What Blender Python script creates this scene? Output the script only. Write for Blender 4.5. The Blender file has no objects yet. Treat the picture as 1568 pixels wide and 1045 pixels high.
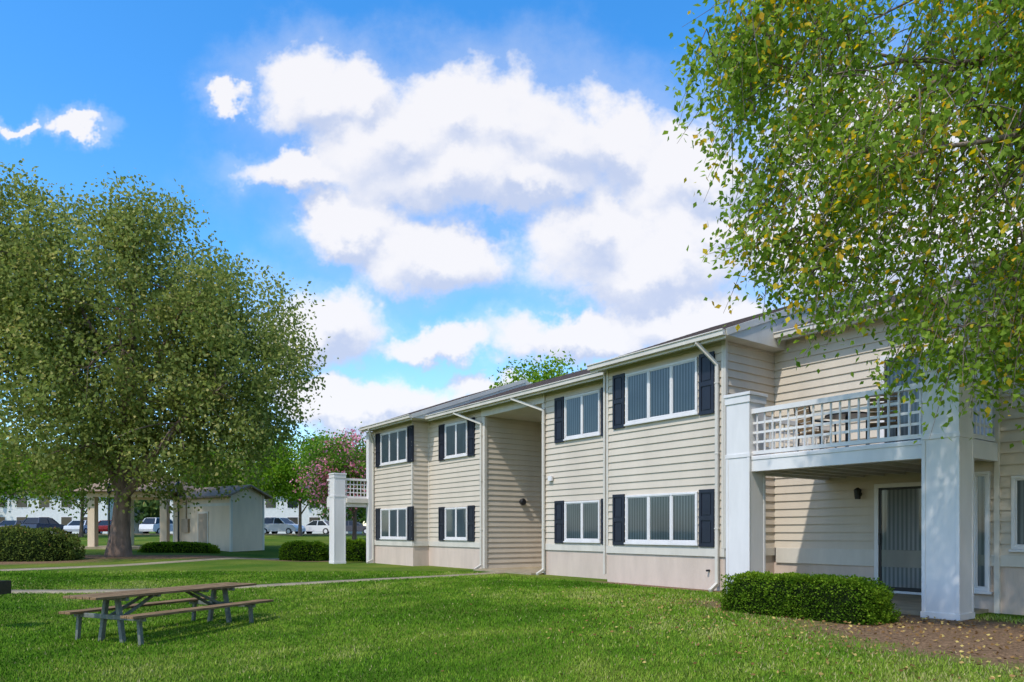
import bpy, bmesh, math, random
import numpy as np
from mathutils import Vector, noise, Matrix

random.seed(7)
scene = bpy.context.scene
scene.view_settings.view_transform = 'Standard'
scene.view_settings.look = 'None'
scene.view_settings.exposure = 0

# ------------------------------------------------------------------ materials
def new_mat(name):
    m = bpy.data.materials.new(name); m.use_nodes = True
    nt = m.node_tree
    b = nt.nodes["Principled BSDF"]
    return m, nt, b

def N(nt, typ, **kw):
    n = nt.nodes.new(typ)
    for k, v in kw.items():
        setattr(n, k, v)
    return n

def surf(name, col, rough=0.6, var=0.12, scale=3.0, bump=0.0, bscale=60, streak=False, metal=0.0, spec=0.35):
    m, nt, b = new_mat(name)
    tc = N(nt, 'ShaderNodeTexCoord')
    mp = N(nt, 'ShaderNodeMapping')
    if streak: mp.inputs['Scale'].default_value = (1, 1, 0.25)
    nt.links.new(tc.outputs['Object'], mp.inputs['Vector'])
    nz = N(nt, 'ShaderNodeTexNoise'); nz.inputs['Scale'].default_value = scale; nz.inputs['Detail'].default_value = 5
    nz.inputs['Roughness'].default_value = 0.65
    nt.links.new(mp.outputs['Vector'], nz.inputs['Vector'])
    r = N(nt, 'ShaderNodeValToRGB')
    r.color_ramp.elements[0].position = 0.3; r.color_ramp.elements[1].position = 0.7
    r.color_ramp.elements[0].color = (*[c*(1-var) for c in col], 1)
    r.color_ramp.elements[1].color = (*[min(1, c*(1+var*0.6)) for c in col], 1)
    nt.links.new(nz.outputs['Fac'], r.inputs['Fac'])
    nt.links.new(r.outputs['Color'], b.inputs['Base Color'])
    b.inputs['Roughness'].default_value = rough
    b.inputs['Metallic'].default_value = metal
    b.inputs['Specular IOR Level'].default_value = spec
    if bump > 0:
        n2 = N(nt, 'ShaderNodeTexNoise'); n2.inputs['Scale'].default_value = bscale; n2.inputs['Detail'].default_value = 3
        nt.links.new(mp.outputs['Vector'], n2.inputs['Vector'])
        bp = N(nt, 'ShaderNodeBump'); bp.inputs['Strength'].default_value = bump; bp.inputs['Distance'].default_value = 0.02
        nt.links.new(n2.outputs['Fac'], bp.inputs['Height'])
        nt.links.new(bp.outputs['Normal'], b.inputs['Normal'])
    return m

M_SIDING = surf("vinyl_siding", (0.545, 0.47, 0.375), 0.6, 0.10, 1.2, 0.15, 12, streak=True, spec=.25)
M_FOUND = surf("painted_foundation", (0.55, 0.44, 0.36), 0.8, 0.16, 1.6, 0.3, 40, streak=True, spec=.2)
M_WHITE = surf("white_trim", (0.66, 0.63, 0.61), 0.5, 0.10, 2.0, 0.05, 30, streak=True)
M_CREAM = surf("cream_trim", (0.57, 0.52, 0.445), 0.5, 0.12, 2.0, streak=True)
M_ROOF = surf("asphalt_shingles", (0.08, 0.062, 0.055), 0.95, 0.35, 9.0, 0.6, 30, spec=.08)
M_SHUT = surf("shutter_paint", (0.014, 0.017, 0.028), 0.45, 0.2, 5.0)
M_CONC = surf("concrete", (0.32, 0.26, 0.17), 0.9, 0.30, 2.5, 0.3, 40, spec=.1)
M_ASPH = surf("asphalt", (0.06, 0.06, 0.062), 0.9, 0.2, 2.0, 0.3, 40)
M_PAINTLINE = surf("line_paint", (0.7, 0.7, 0.68), 0.7, 0.15, 8.0)
M_BARK = surf("bark", (0.21, 0.145, 0.11), 0.95, 0.45, 5.0, 0.9, 14, streak=True, spec=.1)
M_BARK2 = surf("birch_bark", (0.20, 0.15, 0.12), 0.95, 0.45, 8.0, 0.9, 20, streak=True, spec=.1)
M_BLACK = surf("black_metal", (0.015, 0.015, 0.016), 0.4, 0.2, 6.0)
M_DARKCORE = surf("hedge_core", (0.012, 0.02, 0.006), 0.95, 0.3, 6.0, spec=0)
M_TIRE = surf("tire", (0.02, 0.02, 0.02), 0.85, 0.2)
M_CARGLASS = surf("car_glass", (0.02, 0.025, 0.03), 0.08, 0.1)
M_FRAME = surf("table_frame", (0.15, 0.165, 0.14), 0.8, 0.3, 9.0, 0.2, 50, spec=.15)

def wood_mat():
    m, nt, b = new_mat("weathered_wood")
    tc = N(nt, 'ShaderNodeTexCoord'); mp = N(nt, 'ShaderNodeMapping')
    mp.inputs['Scale'].default_value = (1.2, 14, 14)
    nt.links.new(tc.outputs['Object'], mp.inputs['Vector'])
    nz = N(nt, 'ShaderNodeTexNoise'); nz.inputs['Scale'].default_value = 3; nz.inputs['Detail'].default_value = 8
    nt.links.new(mp.outputs['Vector'], nz.inputs['Vector'])
    r = N(nt, 'ShaderNodeValToRGB')
    r.color_ramp.elements[0].position = .3; r.color_ramp.elements[1].position = .72
    r.color_ramp.elements[0].color = (0.10, 0.06, 0.028, 1); r.color_ramp.elements[1].color = (0.33, 0.215, 0.115, 1)
    nt.links.new(nz.outputs['Fac'], r.inputs['Fac']); nt.links.new(r.outputs['Color'], b.inputs['Base Color'])
    bp = N(nt, 'ShaderNodeBump'); bp.inputs['Strength'].default_value = .4; bp.inputs['Distance'].default_value = .01
    nt.links.new(nz.outputs['Fac'], bp.inputs['Height']); nt.links.new(bp.outputs['Normal'], b.inputs['Normal'])
    b.inputs['Roughness'].default_value = .95; b.inputs['Specular IOR Level'].default_value = .08
    return m
M_WOOD = wood_mat()

def blind_mat():
    m, nt, b = new_mat("vertical_blinds")
    tc = N(nt, 'ShaderNodeTexCoord'); mp = N(nt, 'ShaderNodeMapping')
    mp.inputs['Rotation'].default_value = (0, 0, math.atan2(0.8039, -0.5948)*-1)
    nt.links.new(tc.outputs['Object'], mp.inputs['Vector'])
    w = N(nt, 'ShaderNodeTexWave'); w.wave_type = 'BANDS'; w.bands_direction = 'X'; w.inputs['Scale'].default_value = 3.6
    w.inputs['Distortion'].default_value = 0.3
    nt.links.new(mp.outputs['Vector'], w.inputs['Vector'])
    nz = N(nt, 'ShaderNodeTexNoise'); nz.inputs['Scale'].default_value = 0.9
    nt.links.new(tc.outputs['Object'], nz.inputs['Vector'])
    r = N(nt, 'ShaderNodeValToRGB')
    r.color_ramp.elements[0].color = (0.26, 0.27, 0.265, 1); r.color_ramp.elements[1].color = (0.66, 0.66, 0.63, 1)
    mx = N(nt, 'ShaderNodeMath', operation='MULTIPLY'); nt.links.new(w.outputs['Fac'], mx.inputs[0])
    nt.links.new(nz.outputs['Fac'], mx.inputs[1])
    m2 = N(nt, 'ShaderNodeMath', operation='MULTIPLY'); nt.links.new(mx.outputs[0], m2.inputs[0]); m2.inputs[1].default_value = 1.4
    nt.links.new(m2.outputs[0], r.inputs['Fac']); nt.links.new(r.outputs['Color'], b.inputs['Base Color'])
    b.inputs['Roughness'].default_value = .7
    return m
M_BLIND = blind_mat()

def glass_mat():
    m = bpy.data.materials.new("window_glass"); m.use_nodes = True
    nt = m.node_tree; nt.nodes.clear()
    out = N(nt, 'ShaderNodeOutputMaterial'); mx = N(nt, 'ShaderNodeMixShader')
    tr = N(nt, 'ShaderNodeBsdfTransparent'); tr.inputs['Color'].default_value = (0.66, 0.68, 0.68, 1)
    gl = N(nt, 'ShaderNodeBsdfGlossy'); gl.inputs['Roughness'].default_value = 0.04
    gl.inputs['Color'].default_value = (0.8, 0.82, 0.85, 1)
    lw = N(nt, 'ShaderNodeFresnel'); lw.inputs['IOR'].default_value = 1.45
    nt.links.new(lw.outputs[0], mx.inputs[0]); nt.links.new(tr.outputs[0], mx.inputs[1]); nt.links.new(gl.outputs[0], mx.inputs[2])
    nt.links.new(mx.outputs[0], out.inputs[0])
    return m
M_GLASS = glass_mat()

def leaf_mat(name, stops, trans=0.35):
    m = bpy.data.materials.new(name); m.use_nodes = True
    nt = m.node_tree; nt.nodes.clear()
    out = N(nt, 'ShaderNodeOutputMaterial')
    at = N(nt, 'ShaderNodeAttribute'); at.attribute_name = 'rnd'
    r = N(nt, 'ShaderNodeValToRGB')
    while len(r.color_ramp.elements) < len(stops): r.color_ramp.elements.new(0.5)
    for e, (p, c) in zip(r.color_ramp.elements, stops):
        e.position = p; e.color = (*c, 1)
    nt.links.new(at.outputs['Fac'], r.inputs['Fac'])
    b = N(nt, 'ShaderNodeBsdfDiffuse')
    nt.links.new(r.outputs[0], b.inputs['Color'])
    if trans <= 0:
        nt.links.new(b.outputs[0], out.inputs[0]); return m
    t = N(nt, 'ShaderNodeBsdfTranslucent')
    hs = N(nt, 'ShaderNodeHueSaturation'); hs.inputs['Value'].default_value = 1.5; hs.inputs['Saturation'].default_value = 1.1
    nt.links.new(r.outputs[0], hs.inputs['Color']); nt.links.new(hs.outputs[0], t.inputs['Color'])
    mx = N(nt, 'ShaderNodeMixShader'); mx.inputs[0].default_value = trans
    nt.links.new(b.outputs[0], mx.inputs[1]); nt.links.new(t.outputs[0], mx.inputs[2]); nt.links.new(mx.outputs[0], out.inputs[0])
    return m

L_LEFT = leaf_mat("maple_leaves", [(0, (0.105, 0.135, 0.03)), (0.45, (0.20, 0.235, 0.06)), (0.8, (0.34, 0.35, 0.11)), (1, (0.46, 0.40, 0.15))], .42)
L_RIGHT = leaf_mat("birch_leaves", [(0, (0.10, 0.17, 0.025)), (0.4, (0.21, 0.31, 0.045)), (0.85, (0.40, 0.48, 0.10)), (0.87, (0.62, 0.48, 0.05)), (1, (0.65, 0.38, 0.05))], 0.5)
L_MID = leaf_mat("shade_tree_leaves", [(0, (0.07, 0.15, 0.012)), (0.5, (0.15, 0.26, 0.025)), (1, (0.30, 0.40, 0.05))], .4)
L_FAR = leaf_mat("far_leaves", [(0, (0.06, 0.10, 0.03)), (0.5, (0.11, 0.17, 0.045)), (1, (0.2, 0.26, 0.07))], 0)
L_HEDGE = leaf_mat("boxwood_leaves", [(0, (0.035, 0.08, 0.008)), (0.5, (0.09, 0.17, 0.012)), (1, (0.24, 0.34, 0.03))], 0.25)
L_SHRUB = leaf_mat("azalea_leaves", [(0, (0.05, 0.07, 0.02)), (0.5, (0.11, 0.15, 0.03)), (0.9, (0.2, 0.22, 0.05)), (1, (0.28, 0.12, 0.06))], 0.25)
L_MYRTLE = leaf_mat("crape_myrtle_leaves", [(0, (0.06, 0.13, 0.02)), (0.5, (0.13, 0.24, 0.035)), (0.84, (0.2, 0.30, 0.05)), (0.86, (0.72, 0.20, 0.30)), (1, (0.85, 0.40, 0.48))])
L_GRASS = leaf_mat("grass_blades", [(0, (0.045, 0.115, 0.008)), (0.45, (0.10, 0.215, 0.014)), (0.9, (0.24, 0.31, 0.04)), (1, (0.42, 0.36, 0.17))], 0)
L_LITTER = leaf_mat("fallen_leaves", [(0, (0.10, 0.05, 0.02)), (0.5, (0.28, 0.16, 0.06)), (1, (0.50, 0.38, 0.12))], 0)

# ------------------------------------------------------------------ helpers
CU, SU = 0.5948, 0.8039
def W(u, v, z): return (-CU*u + SU*v, SU*u + CU*v, z)

def empty(name, loc=(0, 0, 0)):
    e = bpy.data.objects.new(name, None); e.location = loc
    scene.collection.objects.link(e); return e

class MB:
    def __init__(s, f=W): s.v = []; s.f = []; s.fn = f
    def quad(s, *ps):
        i = len(s.v); s.v += [s.fn(*p) for p in ps]; s.f.append(tuple(range(i, i+len(ps))))
    def box(s, a0, a1, b0, b1, z0, z1):
        i = len(s.v)
        for z in (z0, z1):
            for a, b in ((a0, b0), (a1, b0), (a1, b1), (a0, b1)): s.v.append(s.fn(a, b, z))
        for q in ((0, 3, 2, 1), (4, 5, 6, 7), (0, 1, 5, 4), (1, 2, 6, 5), (2, 3, 7, 6), (3, 0, 4, 7)):
            s.f.append(tuple(i+k for k in q))
    def beam(s, p, q, w, h=None):
        h = h or w
        P = Vector(s.fn(*p)); Q = Vector(s.fn(*q)); d = (Q-P).normalized()
        up = Vector((0, 0, 1)) if abs(d.z) < .95 else Vector((1, 0, 0))
        a = d.cross(up).normalized(); b = a.cross(d).normalized()
        i = len(s.v)
        for c in (P, Q):
            for x, y in ((-1, -1), (1, -1), (1, 1), (-1, 1)):
                s.v.append(tuple(c + a*x*w/2 + b*y*h/2))
        for qd in ((0, 3, 2, 1), (4, 5, 6, 7), (0, 1, 5, 4), (1, 2, 6, 5), (2, 3, 7, 6), (3, 0, 4, 7)):
            s.f.append(tuple(i+k for k in qd))
    def cyl(s, p, q, r0, r1=None, n=10):
        r1 = r0 if r1 is None else r1
        P = Vector(s.fn(*p)); Q = Vector(s.fn(*q)); d = (Q-P).normalized()
        up = Vector((0, 0, 1)) if abs(d.z) < .95 else Vector((1, 0, 0))
        a = d.cross(up).normalized(); b = a.cross(d).normalized(); i = len(s.v)
        for c, r in ((P, r0), (Q, r1)):
            for k in range(n):
                t = 2*math.pi*k/n; s.v.append(tuple(c + a*r*math.cos(t) + b*r*math.sin(t)))
        for k in range(n): s.f.append((i+k, i+(k+1) % n, i+n+(k+1) % n, i+n+k))
        s.f.append(tuple(i+k for k in range(n))); s.f.append(tuple(i+n+k for k in range(n)))
    def out(s, name, mat, parent=None, bevel=0, smooth=False, recalc=True):
        me = bpy.data.meshes.new(name); me.from_pydata(s.v, [], s.f)
        if recalc:
            bm = bmesh.new(); bm.from_mesh(me); bmesh.ops.recalc_face_normals(bm, faces=bm.faces); bm.to_mesh(me); bm.free()
        me.materials.append(mat)
        o = bpy.data.objects.new(name, me); scene.collection.objects.link(o)
        if parent: o.parent = parent; o.matrix_parent_inverse = Matrix.Translation(parent.location).inverted()
        if bevel:
            md = o.modifiers.new("bevel", 'BEVEL'); md.width = bevel; md.segments = 2; md.limit_method = 'ANGLE'
        if smooth:
            for p in me.polygons: p.use_smooth = True
        return o

def ident(x, y, z): return (x, y, z)

def np_mesh(name, V, F, mat, parent=None, rnd=None, smooth=False):
    me = bpy.data.meshes.new(name)
    nv, (nf, k) = len(V), F.shape
    me.vertices.add(nv); me.vertices.foreach_set('co', V.astype(np.float32).ravel())
    me.loops.add(nf*k); me.loops.foreach_set('vertex_index', F.astype(np.int32).ravel())
    me.polygons.add(nf); me.polygons.foreach_set('loop_start', np.arange(0, nf*k, k, dtype=np.int32))
    try: me.polygons.foreach_set('loop_total', np.full(nf, k, dtype=np.int32))
    except Exception: pass
    if rnd is not None:
        a = me.attributes.new('rnd', 'FLOAT', 'FACE'); a.data.foreach_set('value', rnd.astype(np.float32))
    me.update(calc_edges=True); me.validate()
    if smooth: me.polygons.foreach_set('use_smooth', np.ones(nf, dtype=bool))
    me.materials.append(mat)
    o = bpy.data.objects.new(name, me); scene.collection.objects.link(o)
    if parent: o.parent = parent; o.matrix_parent_inverse = Matrix.Translation(parent.location).inverted()
    return o

# ------------------------------------------------------------------ terrain
def ss(x, a, b):
    t = np.clip((x-a)/(b-a), 0, 1); return t*t*(3-2*t)
def gz(x, y):
    x = np.asarray(x, float); y = np.asarray(y, float)
    u = -CU*x + SU*y; v = SU*x + CU*y
    low = -0.42*(1-ss(v, 1.5, 10.5))*(1-ss(u, 15, 26))
    r = np.interp(y, [24, 32, 40, 64, 5000], [0, .2, .3, 1.0, 1.0])
    mask = 1 - ss(v, 8, 12)*(1-ss(u, 33, 45))
    return low + r*mask

def axis(lo, hi, a, b, st):
    c = list(np.arange(a, b+1e-6, st)); x = b; d = st
    while x < hi: d *= 1.35; x += d; c.append(x)
    x = a; d = st; pre = []
    while x > lo: d *= 1.35; x -= d; pre.append(x)
    return np.array(pre[::-1] + c)
xs = axis(-2500, 2500, -60, 30, .75); ys = axis(-400, 3500, -2, 95, .75)
XX, YY = np.meshgrid(xs, ys); ZZ = gz(XX, YY)
Vg = np.stack([XX, YY, ZZ], -1).reshape(-1, 3)
nx, ny = len(xs), len(ys)
ii = (np.arange(ny-1)[:, None]*nx + np.arange(nx-1)[None, :]).ravel()
Fg = np.stack([ii, ii+1, ii+nx+1, ii+nx], -1)

MULCH = [  # cx, cy, rx, ry, angle : bare mulch beds (metres)
    (*W(5.4, 11.2, 0)[:2], 3.9, 1.35, math.atan2(SU, -CU)),
    (*W(3.0, 10.4, 0)[:2], 3.6, 2.1, math.atan2(SU, -CU)),
    (*W(12, 13.35, 0)[:2], 2.4, .35, math.atan2(SU, -CU)),
    (-17.5, 32.5, 9.5, 1.9, 0.0), (-21.5, 29.0, 5.0, 2.2, 0.1), (-9.5, 32.6, 2.0, 1.0, 0)]
def ground_mat():
    m, nt, b = new_mat("lawn")
    L = nt.links.new
    tc = N(nt, 'ShaderNodeTexCoord')
    n1 = N(nt, 'ShaderNodeTexNoise'); n1.inputs['Scale'].default_value = .35; n1.inputs['Detail'].default_value = 5
    n2 = N(nt, 'ShaderNodeTexNoise'); n2.inputs['Scale'].default_value = 14; n2.inputs['Detail'].default_value = 6; n2.inputs['Roughness'].default_value = .75
    L(tc.outputs['Object'], n1.inputs['Vector']); L(tc.outputs['Object'], n2.inputs['Vector'])
    r1 = N(nt, 'ShaderNodeValToRGB'); e = r1.color_ramp.elements
    e[0].position = .35; e[0].color = (0.065, 0.135, 0.013, 1); e[1].position = .68; e[1].color = (0.17, 0.21, 0.035, 1)
    L(n1.outputs['Fac'], r1.inputs['Fac'])
    r2 = N(nt, 'ShaderNodeValToRGB'); e = r2.color_ramp.elements
    e[0].position = .3; e[0].color = (.5, .5, .45, 1); e[1].position = .7; e[1].color = (1.25, 1.2, 1.1, 1)
    L(n2.outputs['Fac'], r2.inputs['Fac'])
    mul = N(nt, 'ShaderNodeMix', data_type='RGBA', blend_type='MULTIPLY'); mul.inputs['Factor'].default_value = 1
    L(r1.outputs[0], mul.inputs[6]); L(r2.outputs[0], mul.inputs[7])
    # mulch
    n3 = N(nt, 'ShaderNodeTexNoise'); n3.inputs['Scale'].default_value = 22; n3.inputs['Detail'].default_value = 6; n3.inputs['Roughness'].default_value = .8
    L(tc.outputs['Object'], n3.inputs['Vector'])
    r3 = N(nt, 'ShaderNodeValToRGB'); e = r3.color_ramp.elements
    e[0].position = .35; e[0].color = (0.06, 0.036, 0.02, 1); e[1].position = .68; e[1].color = (0.36, 0.225, 0.13, 1)
    L(n3.outputs['Fac'], r3.inputs['Fac'])
    cur = None
    for cx, cy, rx, ry, an in MULCH:
        mp = N(nt, 'ShaderNodeMapping', vector_type='TEXTURE')
        mp.inputs['Location'].default_value = (cx, cy, 0); mp.inputs['Rotation'].default_value = (0, 0, an)
        mp.inputs['Scale'].default_value = (rx, ry, 1000)
        L(tc.outputs['Object'], mp.inputs['Vector'])
        ln = N(nt, 'ShaderNodeVectorMath', operation='LENGTH'); L(mp.outputs[0], ln.inputs[0])
        if cur is None: cur = ln.outputs['Value']
        else:
            mi = N(nt, 'ShaderNodeMath', operation='MINIMUM'); L(cur, mi.inputs[0]); L(ln.outputs['Value'], mi.inputs[1]); cur = mi.outputs[0]
    n4 = N(nt, 'ShaderNodeTexNoise'); n4.inputs['Scale'].default_value = 2.2; n4.inputs['Detail'].default_value = 6; n4.inputs['Roughness'].default_value = .7
    L(tc.outputs['Object'], n4.inputs['Vector'])
    ma = N(nt, 'ShaderNodeMath', operation='MULTIPLY_ADD'); ma.inputs[1].default_value = 1.1; L(n4.outputs['Fac'], ma.inputs[0]); L(cur, ma.inputs[2])
    mr = N(nt, 'ShaderNodeMapRange'); mr.inputs[1].default_value = 1.25; mr.inputs[2].default_value = 1.70; mr.inputs[3].default_value = 1; mr.inputs[4].default_value = 0
    L(ma.outputs[0], mr.inputs[0])
    mx = N(nt, 'ShaderNodeMix', data_type='RGBA'); L(mr.outputs[0], mx.inputs['Factor']); L(mul.outputs[2], mx.inputs[6]); L(r3.outputs[0], mx.inputs[7])
    L(mx.outputs[2], b.inputs['Base Color']); b.inputs['Roughness'].default_value = .95; b.inputs['Specular IOR Level'].default_value = .05
    bp = N(nt, 'ShaderNodeBump'); bp.inputs['Strength'].default_value = .8; bp.inputs['Distance'].default_value = .04
    L(n2.outputs['Fac'], bp.inputs['Height']); L(bp.outputs[0], b.inputs['Normal'])
    return m
np_mesh("ground", Vg, Fg, ground_mat(), smooth=True)

def mulch_at(x, y):
    d = np.full(np.shape(x), 9.0)
    for cx, cy, rx, ry, an in MULCH:
        dx = x-cx; dy = y-cy; a = (dx*math.cos(an)+dy*math.sin(an))/rx; b_ = (-dx*math.sin(an)+dy*math.cos(an))/ry
        d = np.minimum(d, np.hypot(a, b_))
    return d

# paths
def path(name, pts, w):
    P = []
    for a, b in zip(pts[:-1], pts[1:]):
        n = max(2, int(math.dist(a, b)/.4))
        for k in range(n): P.append((a[0]+(b[0]-a[0])*k/n, a[1]+(b[1]-a[1])*k/n))
    P.append(pts[-1]); P = np.array(P)
    for _ in range(6): P[1:-1] = (P[:-2]+P[1:-1]*2+P[2:])/4
    T = np.gradient(P, axis=0); T /= np.linalg.norm(T, axis=1)[:, None]; n_ = np.stack([-T[:, 1], T[:, 0]], -1)
    A = P+n_*w/2; B = P-n_*w/2
    V = []
    for Q, dz in ((A, -.1), (A, .012), (B, .012), (B, -.1)):
        V.append(np.stack([Q[:, 0], Q[:, 1], gz(Q[:, 0], Q[:, 1])+dz], -1))
    V = np.concatenate(V); n = len(P); F = []
    for r in range(3):
        for k in range(n-1): F.append((r*n+k, r*n+k+1, (r+1)*n+k+1, (r+1)*n+k))
    return np_mesh(name, V, np.array(F), M_CONC)
PATHS = [([(0.3, 25.2), (-0.6, 23.0), (-2.9, 20.8), (-7, 19.3), (-13, 17.6), (-30, 15)], .65),
         ([(-45, 20.5), (-20, 22.5), (-14.5, 27), (-11.5, 33), (-9.5, 42), (-9, 60)], .9)]
path("footpath", *PATHS[0]); path("footpath", *PATHS[1])

# grass blades
rng = np.random.default_rng(3)
def grass():
    n = 350000
    Y = 5.2 + 19*rng.random(n)**1.2
    X = (rng.random(n)*1.56-.78)*Y
    v = SU*X + CU*Y; u = -CU*X+SU*Y
    keep = (v < 13.0) & (mulch_at(X, Y)*1.0 > .98+rng.normal(0, .12, n))
    P0 = np.array(PATHS[0][0])
    for a, b in zip(P0[:-1], P0[1:]):
        ab = b-a; t = np.clip(((X-a[0])*ab[0]+(Y-a[1])*ab[1])/(ab@ab), 0, 1)
        keep &= np.hypot(X-a[0]-t*ab[0], Y-a[1]-t*ab[1]) > .27
    X, Y = X[keep], Y[keep]; n = len(X); Z = gz(X, Y)
    th = rng.random(n)*2*np.pi; h = .022+.030*rng.random(n); w = .0035+.0035*(Y/8)
    P = np.stack([X, Y, Z], -1); s = np.stack([np.cos(th), np.sin(th), 0*th], -1)*w[:, None]
    tip = P + np.stack([rng.normal(0, .014, n), rng.normal(0, .014, n), h], -1)
    V = np.stack([P-s, P+s, tip], 1).reshape(-1, 3)
    patch = np.array([noise.noise(Vector((x*.35, y*.35, 0)))+.6*noise.noise(Vector((x*1.6, y*1.6, 4))) for x, y in zip(X, Y)])
    worn = np.clip((2.0-mulch_at(X, Y))/1.0, 0, 1)          # thin, yellowing turf next to the beds
    r = np.clip(.45+.65*patch+.28*worn+rng.normal(0, .16, n), 0, .93); r = np.where(rng.random(n) < .012+.03*(patch > .4)+.10*worn, 1, r)
    np_mesh("grass", V, np.arange(3*n).reshape(-1, 3), L_GRASS, rnd=r)
grass()

# ------------------------------------------------------------------ vegetation
def leaves_mesh(name, P, A, L, Wd, mat, parent, rnd, rg):
    n = len(P); A = A/np.linalg.norm(A, axis=1)[:, None]
    R = rg.normal(size=(n, 3)); S = np.cross(A, R); S /= np.linalg.norm(S, axis=1)[:, None]
    Nn = np.cross(A, S)
    l = (L*(.7+.6*rg.random(n)))[:, None]; w = l*Wd*.5
    V = np.stack([P, P+A*l*.42+S*w+Nn*l*.07, P+A*l, P+A*l*.42-S*w+Nn*l*.07], 1).reshape(-1, 3)
    return np_mesh(name, V, np.arange(4*n).reshape(-1, 4), mat, parent, rnd=rnd)

def litter():
    rg = np.random.default_rng(77); n = 2600
    u = rg.normal(4.6, 3.0, n); v = rg.normal(10.2, 1.7, n); ok = (v < 11.8) & (v > 4); u, v = u[ok], v[ok]; n = len(u)
    x = -CU*u+SU*v; y = SU*u+CU*v; P = np.stack([x, y, gz(x, y)+.02+.02*rg.random(n)], -1)
    A = rg.normal(size=(n, 3))*[1, 1, .25]
    leaves_mesh("fallen_leaves", P, A, .05, .6, L_LITTER, None, rg.random(n), rg)
litter()

class Tubes:
    def __init__(s, n=6): s.V = []; s.F = []; s.n = n; s.c = 0
    def add(s, pts, rad):
        pts = np.asarray(pts, float); m = len(pts); T = np.gradient(pts, axis=0); T /= (np.linalg.norm(T, axis=1)[:, None]+1e-9)
        ref = np.array([0.3, 0.9, 0.2]); a = np.cross(T, ref); a /= (np.linalg.norm(a, axis=1)[:, None]+1e-9); b = np.cross(T, a)
        t = np.arange(s.n)*2*np.pi/s.n
        V = pts[:, None]+(a[:, None]*np.cos(t)[None, :, None]+b[:, None]*np.sin(t)[None, :, None])*np.asarray(rad)[:, None, None]
        s.V.append(V.reshape(-1, 3)); k = np.arange(s.n)
        for i in range(m-1):
            s.F.append(np.stack([s.c+i*s.n+k, s.c+i*s.n+(k+1) % s.n, s.c+(i+1)*s.n+(k+1) % s.n, s.c+(i+1)*s.n+k], -1))
        s.c += m*s.n
    def out(s, name, mat, parent): return np_mesh(name, np.concatenate(s.V), np.concatenate(s.F), mat, parent, smooth=True)

def bez(a, b, c, n):
    t = np.linspace(0, 1, n)[:, None]; return (1-t)**2*a+2*(1-t)*t*b+t*t*c

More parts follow.
